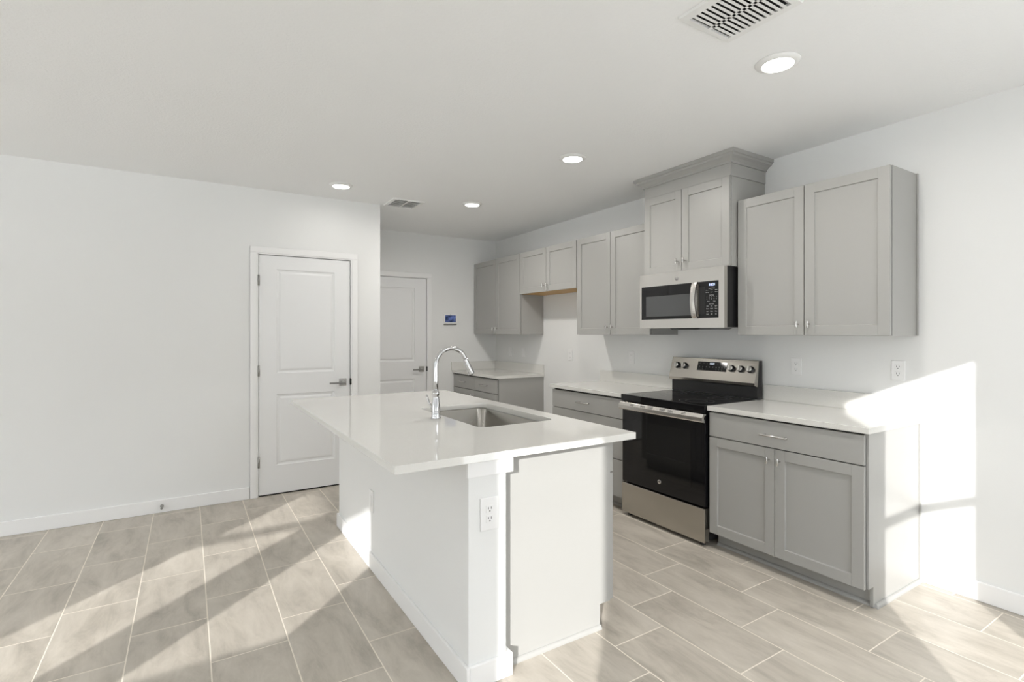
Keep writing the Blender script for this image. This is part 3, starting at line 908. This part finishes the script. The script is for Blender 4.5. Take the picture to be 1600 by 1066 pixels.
# cooktop
bm = bmesh.new()
bm_box(bm, 2.812, 3.362, RY0 - 0.001, RY1 + 0.001, 0.869, 0.9165)
ct = link('cooktop', bm, BLACKG, rg, 0.004, segs=3)
for cx, cy, r in ((2.965, 2.345, 0.115), (2.965, 2.735, 0.095), (3.215, 2.345, 0.080), (3.215, 2.735, 0.080)):
    for rr in (r, r * 0.62):
        bm = bmesh.new(); n = 40
        I_ = [bm.verts.new((cx + (rr - 0.0015) * math.cos(2 * PI * k / n), cy + (rr - 0.0015) * math.sin(2 * PI * k / n), 0.91668)) for k in range(n)]
        O_ = [bm.verts.new((cx + rr * math.cos(2 * PI * k / n), cy + rr * math.sin(2 * PI * k / n), 0.91668)) for k in range(n)]
        for k in range(n): bm.faces.new((I_[k], O_[k], O_[(k + 1) % n], I_[(k + 1) % n]))
        link('burner_ring', bm, BURN, ct)
# riser and control console
bm = bmesh.new()
bm_prism(bm, [(3.385, 0.9168), (3.440, 0.9168), (3.440, 1.186), (3.4005, 1.186), (3.385, 1.010)], 'Y', RY0, RY1)
link('back_riser', bm, BLACK, rg, 0.002)
CP = [(3.398, 1.186), (3.346, 1.030), (3.350, 1.010), (3.3845, 0.999), (3.400, 1.184)]
bm = bmesh.new(); bm_prism(bm, [(3.396, 1.187), (3.346, 1.030), (3.352, 1.010), (3.384, 1.001), (3.3995, 1.187)], 'Y', RY0 - 0.001, RY1 + 0.001)
cn = link('control_console', bm, STEEL, rg, 0.0015)
p_lo, p_hi = Vector((3.346, 0, 1.030)), Vector((3.396, 0, 1.187))
cu_ = (p_hi - p_lo).normalized(); cn_ = Vector((-cu_.z, 0, cu_.x)).normalized()   # outward normal (towards -x)
def on_console(z): return p_lo.x + (z - 1.030) / (1.187 - 1.030) * (p_hi.x - p_lo.x)
def console_quad(name, y0, y1, z0, z1, mat, parent, t=0.0012, dz=0.0):
    bm = bmesh.new()
    P = [Vector((on_console(z0), y0, z0)), Vector((on_console(z0), y1, z0)), Vector((on_console(z1), y1, z1)), Vector((on_console(z1), y0, z1))]
    A = [bm.verts.new(p + cn_ * dz) for p in P]; B = [bm.verts.new(p + cn_ * (dz + t)) for p in P]
    bm.faces.new(A[::-1]); bm.faces.new(B)
    for k in range(4): bm.faces.new((A[k], A[(k + 1) % 4], B[(k + 1) % 4], B[k]))
    return link(name, bm, mat, parent)
dp = console_quad('display', 2.402, 2.660, 1.094, 1.162, BLACKG, cn)
ROT_C = Matrix((( 0, cu_.x, cn_.x), (-1, 0, 0), (0, cu_.z, cn_.z)))
def con_text(s, size, y, z, mat, nm='display_text'):
    text_obj(nm, s, size, (on_console(z) + cn_.x * 0.0014, y, z + cn_.z * 0.0014), ROT_C, mat, dp)
con_text('10:21', 0.021, 2.532, 1.147, DISPW)
for y in (2.64, 2.605, 2.575): con_text('--', 0.010, y, 1.149, PRINT)
for y in (2.485, 2.455, 2.425): con_text('--', 0.010, y, 1.149, PRINT)
for i, y in enumerate((2.64, 2.61, 2.58, 2.55, 2.52, 2.49, 2.465, 2.44, 2.417)): con_text('123456789'[i], 0.012, y, 1.122, PRINT)
for i, y in enumerate((2.64, 2.61, 2.58, 2.49, 2.465, 2.44)): con_text('::', 0.010, y, 1.106, PRINT)
for y in (2.853, 2.780, 2.360, 2.284, 2.210):
    z = 1.122; c = Vector((on_console(z), y, z))
    bm = bmesh.new()
    bm_lathe(bm, c, [(0.026, 0.0), (0.026, 0.002), (0.0215, 0.003), (0.0205, 0.022), (0.0190, 0.025), (0.0, 0.025)], axis=cn_, seg=28)
    k_ = link('knob', bm, BLACK, cn)
    bm = bmesh.new()
    bm_lathe(bm, c, [(0.0215, 0.0235), (0.0195, 0.0262), (0.0, 0.0262)], axis=cn_, seg=28)
    # grip bar across the dial
    M4 = Matrix.Translation(c + cn_ * 0.031) @ Matrix((( cn_.x, 0, cu_.x, 0), (0, 1, 0, 0), (cn_.z, 0, cu_.z, 0), (0, 0, 0, 1)))
    vs0 = len(bm.verts); bm_box(bm, -0.0065, 0.0065, -0.0060, 0.0060, -0.0185, 0.0185)
    bm.verts.ensure_lookup_table()
    bmesh.ops.transform(bm, matrix=M4, verts=bm.verts[vs0:])
    link('knob_grip', bm, NICKEL, k_, 0.001)

# ------------------------------------------------------------------ microwave
MY0, MY1, MZ0, MZ1 = 2.160, 2.9145, 1.418, 1.8305
mw = thing('microwave', 'stainless steel over-the-range microwave mounted under the raised cabinet', 'microwave', (3.24, 2.54, MZ0))
bm = bmesh.new(); bm_box(bm, 3.044, XW - 0.001, MY0 + 0.003, MY1 - 0.003, MZ0 + 0.004, MZ1 - 0.001)
link('microwave_body', bm, BLACK, mw, 0.002)
bm = bmesh.new()
# face plate built as a frame round glass and control panel
FX = 3.010
gy0, gy1, gz0, gz1 = 2.203, 2.896, 1.484, 1.737
bm_box(bm, FX, 3.043, MY0, MY1, gz1, MZ1); bm_box(bm, FX, 3.043, MY0, MY1, MZ0, gz0)
bm_box(bm, FX, 3.043, MY0, gy0, gz0, gz1); bm_box(bm, FX, 3.043, gy1, MY1, gz0, gz1)
bm_box(bm, FX + 0.006, 3.043, gy0, gy1, gz0, gz1)
link('face_frame', bm, STEEL_L, mw, 0.0)
bm = bmesh.new(); bm_box(bm, FX + 0.0010, FX + 0.0058, 2.411, gy1 - 0.001, gz0 + 0.001, gz1 - 0.001)
wd = link('window', bm, BLACKG, mw)
bm = bmesh.new(); bm_box(bm, FX + 0.0004, FX + 0.0009, 2.428, 2.850, 1.507, 1.661)
link('window_screen', bm, MESHG, wd)
bm = bmesh.new(); bm_box(bm, FX + 0.0010, FX + 0.0058, gy0 + 0.001, 2.364, gz0 + 0.001, gz1 - 0.001)
cp = link('control_panel', bm, BLACKG, mw)
# dark finger recess beside the handle
bm = bmesh.new(); bm_box(bm, FX - 0.0002, FX + 0.0009, 2.314, 2.362, 1.512, 1.700)
link('finger_recess', bm, BLACK, cp, 0.0)
# curved vertical handle
bm = bmesh.new()
n = 14; prev = None
for k in range(n + 1):
    z = gz0 - 0.002 + (gz1 - gz0 + 0.004) * k / n
    s = math.sin(PI * k / n); bow = 0.008 + 0.026 * s ** 0.6
    y0_, y1_ = 2.367 + 0.004 * s, 2.4095
    cur = [bm.verts.new(p) for p in ((FX - bow, y0_, z), (FX - bow - 0.002, (y0_ + y1_) / 2, z), (FX - bow, y1_, z), (FX - bow + 0.009, y1_, z), (FX - bow + 0.009, y0_, z))]
    if prev:
        for i in range(5):
            f = bm.faces.new((prev[i], prev[(i + 1) % 5], cur[(i + 1) % 5], cur[i])); f.smooth = False
    else: bm.faces.new(cur)
    prev = cur
bm.faces.new(prev[::-1])
bm_box(bm, FX - 0.012, FX + 0.002, 2.368, 2.409, gz0 - 0.002, gz0 + 0.014)
bm_box(bm, FX - 0.012, FX + 0.002, 2.368, 2.409, gz1 - 0.014, gz1 + 0.002)
link('microwave_handle', bm, STEEL_L, mw)
# control legends
def mw_text(s, size, y, z, mat=PRINT): text_obj('panel_text', s, size, (FX + 0.0006, y, z), ROT_X, mat, cp)
mw_text('10:21', 0.024, 2.255, 1.711, DISP)
yc = 2.258
mw_text('Express Cook', 0.0085, yc, 1.686)
for z, row in ((1.675, ('Popcorn', 'Potato', 'Reheat')), (1.660, ('Beverage', 'Cook', 'Defrost'))):
    for y, s in zip((2.293, 2.258, 2.222), row): mw_text(s, 0.0065, y, z)
mw_text('Add 30 sec', 0.0080, yc, 1.640)
for z, row in ((1.628, '12345'), (1.614, '67890')):
    for y, s in zip((2.296, 2.277, 2.258, 2.239, 2.220), row): mw_text(s, 0.0085, y, z)
for y, s in ((2.283, 'Power'), (2.236, 'Timer')): mw_text(s, 0.0075, y, 1.598)
mw_text('Set / Clock', 0.0080, yc, 1.580)
for z, row in ((1.566, ('Vent', 'Fan', 'Light')), (1.548, ('Timer', 'Clock', 'Turn')), (1.530, ('Start', 'Pause', 'Stop')), (1.511, ('Lock', 'Off', 'Set'))):
    for y, s in zip((2.291, 2.258, 2.224), row): mw_text(s, 0.0095, y, z)
bm = bmesh.new(); bm_lathe(bm, (FX, 2.552, 1.779), [(0.0, 0.0030), (0.0140, 0.0030), (0.0155, 0.0018), (0.0155, 0.0)], axis=(-1, 0, 0), seg=28)
lg2 = link('brand_badge', bm, NICKEL_D, mw)
text_obj('badge_letters', 'GE', 0.014, (FX - 0.0033, 2.552, 1.779), ROT_X, STEEL_L, lg2)
bm = bmesh.new(); bm_prism(bm, [(2.36, MZ0 + 0.0035), (2.66, MZ0 + 0.0035), (2.63, MZ0 - 0.010), (2.40, MZ0 - 0.010)], 'X', 3.05, 3.40)
link('lamp_housing', bm, BLACK, mw)

# ------------------------------------------------------------------ outlets and switches
def duplex(label, c, facing, w=0.070, h=0.115, kind='duplex', name='wall_outlet', group='electrical plates on the walls'):
    """facing '-x' or '-y'"""
    root = thing(name, label, 'outlet', c, group)
    def B(nm, a0, a1, z0, z1, t0, t1, mat, par, bev=0.0):
        bm = bmesh.new()
        if facing == '-x': bm_box(bm, c[0] - t1, c[0] - t0, c[1] + a0, c[1] + a1, c[2] + z0, c[2] + z1)
        else: bm_box(bm, c[0] + a0, c[0] + a1, c[1] - t1, c[1] - t0, c[2] + z0, c[2] + z1)
        return link(nm, bm, mat, par, bev)
    B('cover_plate', -w / 2, w / 2, -h / 2, h / 2, 0.0, 0.006, PLATE, root, 0.0030)
    if kind == 'duplex':
        for s in (1, -1):
            zc = s * 0.0195
            r = B('receptacle', -0.0165, 0.0165, zc - 0.0145, zc + 0.0145, 0.006, 0.0078, PLATE, root, 0.0015)
            for a in (-0.0065, 0.0065): B('slot', a - 0.0014, a + 0.0014, zc - 0.001, zc + 0.008, 0.0078, 0.0082, SLOT, r)
            B('slot', -0.0026, 0.0026, zc - 0.0105, zc - 0.0055, 0.0078, 0.0082, SLOT, r)
    else:
        r = B('receptacle', -0.0165, 0.0165, -0.0335, 0.0335, 0.006, 0.0080, PLATE, root, 0.0015)
        if kind == 'decora':
            for s in (1, -1):
                for a in (-0.0065, 0.0065): B('slot', a - 0.001, a + 0.001, s * 0.022 - 0.003, s * 0.022 + 0.004, 0.0080, 0.0082, SLOT, r)
            B('test_button', -0.007, 0.007, -0.004, 0.004, 0.0080, 0.0090, PLATE, r)
        else:
            B('rocker', -0.0145, 0.0145, -0.031, 0.031, 0.0080, 0.0105, PLATE, r, 0.001)
    return root
duplex('white duplex outlet above the right counter, nearest the range', (XW, 1.933, 1.157), '-x')
duplex('white duplex outlet on the right wall just above the sunlit patch', (XW, 1.345, 1.166), '-x')
duplex('white outlet plate left of the range above the middle counter', (XW, 3.453, 1.157), '-x', kind='decora')
duplex('white outlet plate on bare wall above the empty fridge space', (XW, 4.356, 1.145), '-x', kind='decora')
duplex('white plate above the far corner counter, the one nearer the fridge space', (XW, 5.265, 1.150), '-x', kind='rocker')
duplex('white plate above the far corner counter, the one nearer the wall corner', (XW, 5.570, 1.150), '-x', kind='rocker')
duplex('white duplex outlet on the near end post of the island', (1.010, WY0, 0.668), '-y', w=0.082, h=0.130)
duplex('white outlet plate low on the long side of the island half wall', (WX0, 3.020, 0.395), '-x', w=0.078, h=0.125, kind='rocker')

# ------------------------------------------------------------------ security panel
sp = thing('security_panel', 'small white touchscreen security panel on the back wall', 'control panel', (2.795, YB, 1.563))
bm = bmesh.new(); bm_box(bm, 2.703, 2.887, YB - 0.022, YB - 0.0005, 1.500, 1.626)
link('panel_case', bm, PLATE, sp, 0.006, segs=3)
bm = bmesh.new(); bm_box(bm, 2.708, 2.882, YB - 0.018, YB - 0.0005, 1.486, 1.4995)
link('speaker_strip', bm, NICKEL_D, sp)  # dark strip along the lower edge of the case
def screen_mat():
    m, nt, b = new_mat('panel_screen')
    tc = N(nt, 'ShaderNodeTexCoord'); nz = N(nt, 'ShaderNodeTexNoise'); nz.inputs['Scale'].default_value = 24; nz.inputs['Detail'].default_value = 3
    nt.links.new(tc.outputs['Object'], nz.inputs['Vector'])
    cr = N(nt, 'ShaderNodeValToRGB')
    cr.color_ramp.elements[0].position = 0.38; cr.color_ramp.elements[0].color = (0.012, 0.02, 0.05, 1)
    cr.color_ramp.elements[1].position = 0.68; cr.color_ramp.elements[1].color = (0.09, 0.13, 0.32, 1)
    nt.links.new(nz.outputs['Fac'], cr.inputs['Fac'])
    nt.links.new(cr.outputs['Color'], b.inputs['Base Color']); nt.links.new(cr.outputs['Color'], b.inputs['Emission Color'])
    b.inputs['Emission Strength'].default_value = 0.6; b.inputs['Roughness'].default_value = 0.1
    return m
bm = bmesh.new(); bm_box(bm, 2.722, 2.868, YB - 0.0232, YB - 0.0222, 1.518, 1.607)
link('screen', bm, screen_mat(), sp)
bm = bmesh.new(); bm_lathe(bm, (2.796, YB - 0.0222, 1.6165), [(0.0, 0.0008), (0.0035, 0.0008), (0.0035, 0.0)], axis=(0, -1, 0), seg=12)
link('camera_eye', bm, BLACKM, sp)

# ------------------------------------------------------------------ door stop
ds = thing('door_stop', 'tiny nickel spring door stop screwed into the left baseboard', 'door stop', (-0.168, YL - 0.014, 0.052))
bm = bmesh.new()
bm_lathe(bm, (-0.168, YL - 0.0142, 0.052), [(0.0, 0.0), (0.013, 0.0), (0.012, 0.005), (0.006, 0.010), (0.0, 0.010)], axis=(0, -1, 0), seg=18)
hx = [(-0.168 + 0.006 * math.cos(t), YL - 0.024 - 0.050 * t / (14 * PI), 0.052 + 0.006 * math.sin(t)) for t in (14 * PI * k / 110 for k in range(111))]
bm_tube(bm, hx, 0.0014, 6)
link('spring', bm, NICKEL_D, ds)
bm = bmesh.new(); bm_lathe(bm, (-0.168, YL - 0.074, 0.052), [(0.0, 0.0), (0.008, 0.0), (0.0085, 0.010), (0.006, 0.014), (0.0, 0.014)], axis=(0, -1, 0), seg=18)
link('rubber_tip', bm, NICKEL_D, ds)

# ------------------------------------------------------------------ ceiling lamps
def downlight(x, y, label, watt=DOWNLIGHT_W):
    root = thing('recessed_light', label, 'ceiling light', (x, y, H), 'recessed ceiling lights')
    bm = bmesh.new()
    bm_lathe(bm, (x, y, H - 0.0005), [(0.0, 0.0), (0.093, 0.0), (0.092, 0.004), (0.080, 0.010), (0.069, 0.0145), (0.066, 0.013), (0.066, 0.009), (0.0, 0.009)], axis=(0, 0, -1), seg=48)
    link('trim_ring', bm, VENTW, root)
    bm = bmesh.new()
    bm_lathe(bm, (x, y, H - 0.0100), [(0.0, 0.0055), (0.045, 0.0048), (0.0655, 0.003), (0.0655, 0.0)], axis=(0, 0, -1), seg=48)
    link('lens', bm, LENS, root)
    l = bpy.data.lights.new('lamp_light', 'AREA'); l.shape = 'DISK'; l.size = 0.12
    l.energy = watt; l.color = (1.0, 0.96, 0.91); l.spread = 3.0
    o = bpy.data.objects.new('lamp_light', l); COL.objects.link(o); o.parent = root
    o.location = (0, 0, -0.020)
downlight(2.243, 1.336, 'recessed round ceiling light nearest the camera, beside the big vent')
downlight(2.257, 2.815, 'recessed round ceiling light in front of the crown moulding')
downlight(2.262, 4.315, 'small far recessed ceiling light right of the small vent', 13.0)
downlight(1.066, 4.345, 'recessed ceiling light above the nearer door, left of the small vent', 1.2)
for x, y in ((-1.6, 1.6), (-1.6, 3.4), (-3.6, 1.8), (-3.6, 3.6), (0.6, 0.2), (2.2, -0.1)):  # unseen lamps added as fill light
    downlight(x, y, 'recessed ceiling light in the living area outside the picture', 1.5)

# ------------------------------------------------------------------ ceiling vents
def vent(x0, x1, y0, y1, label, nrow, fw=0.036, bar=0.27):
    root = thing('ceiling_vent', label, 'vent', ((x0 + x1) / 2, (y0 + y1) / 2, H), 'ceiling vents')
    bm = bmesh.new(); bm_box(bm, x0 + 0.02, x1 - 0.02, y0 + 0.02, y1 - 0.02, H - 0.0012, H - 0.0004)
    link('duct_opening', bm, BLACKM, root)  # black plate, the shade inside the duct put into its colour
    bm = bmesh.new(); zt, zb = H - 0.0006, H - 0.012
    ix0, ix1, iy0, iy1 = x0 + fw, x1 - fw, y0 + fw * 0.75, y1 - fw * 0.75
    # sloped frame
    O = [bm.verts.new(p) for p in ((x0, y0, zt), (x1, y0, zt), (x1, y1, zt), (x0, y1, zt))]
    Mid = [bm.verts.new(p) for p in ((x0 + 0.004, y0 + 0.004, zb + 0.002), (x1 - 0.004, y0 + 0.004, zb + 0.002), (x1 - 0.004, y1 - 0.004, zb + 0.002), (x0 + 0.004, y1 - 0.004, zb + 0.002))]
    I = [bm.verts.new(p) for p in ((ix0, iy0, zb), (ix1, iy0, zb), (ix1, iy1, zb), (ix0, iy1, zb))]
    I2 = [bm.verts.new(p) for p in ((ix0, iy0, zt), (ix1, iy0, zt), (ix1, iy1, zt), (ix0, iy1, zt))]
    for a, b in ((O, Mid), (Mid, I), (I, I2)):
        for k in range(4): bm.faces.new((a[k], a[(k + 1) % 4], b[(k + 1) % 4], b[k]))
    xm = (ix0 + ix1) / 2
    bm_box(bm, xm - 0.007, xm + 0.007, iy0, iy1, zb, zb + 0.002)
    pitch = (iy1 - iy0) / nrow
    for k in range(1, nrow):
        yy = iy0 + pitch * k
        bm_box(bm, ix0, ix1, yy - pitch * bar, yy + pitch * bar, zb, zb + 0.0015)
    link('grille', bm, VENTW, root)
    bm = bmesh.new()
    for k in range(nrow):
        yy = iy0 + pitch * (k + 0.5)
        bm_prism(bm, [(yy - pitch * 0.30, zb + 0.0020), (yy - pitch * 0.24, zb + 0.0020), (yy - pitch * 0.06, zt - 0.001), (yy - pitch * 0.12, zt - 0.001)], 'X', ix0, ix1)
    link('blades', bm, VENTW, root)
vent(1.596, 1.905, 1.035, 1.350, 'white louvred ceiling vent at the top edge near the camera', 12)
vent(1.560, 1.862, 4.480, 4.778, 'small far white ceiling vent near the wall corner', 7, 0.030, 0.10)

# ------------------------------------------------------------------ groups end
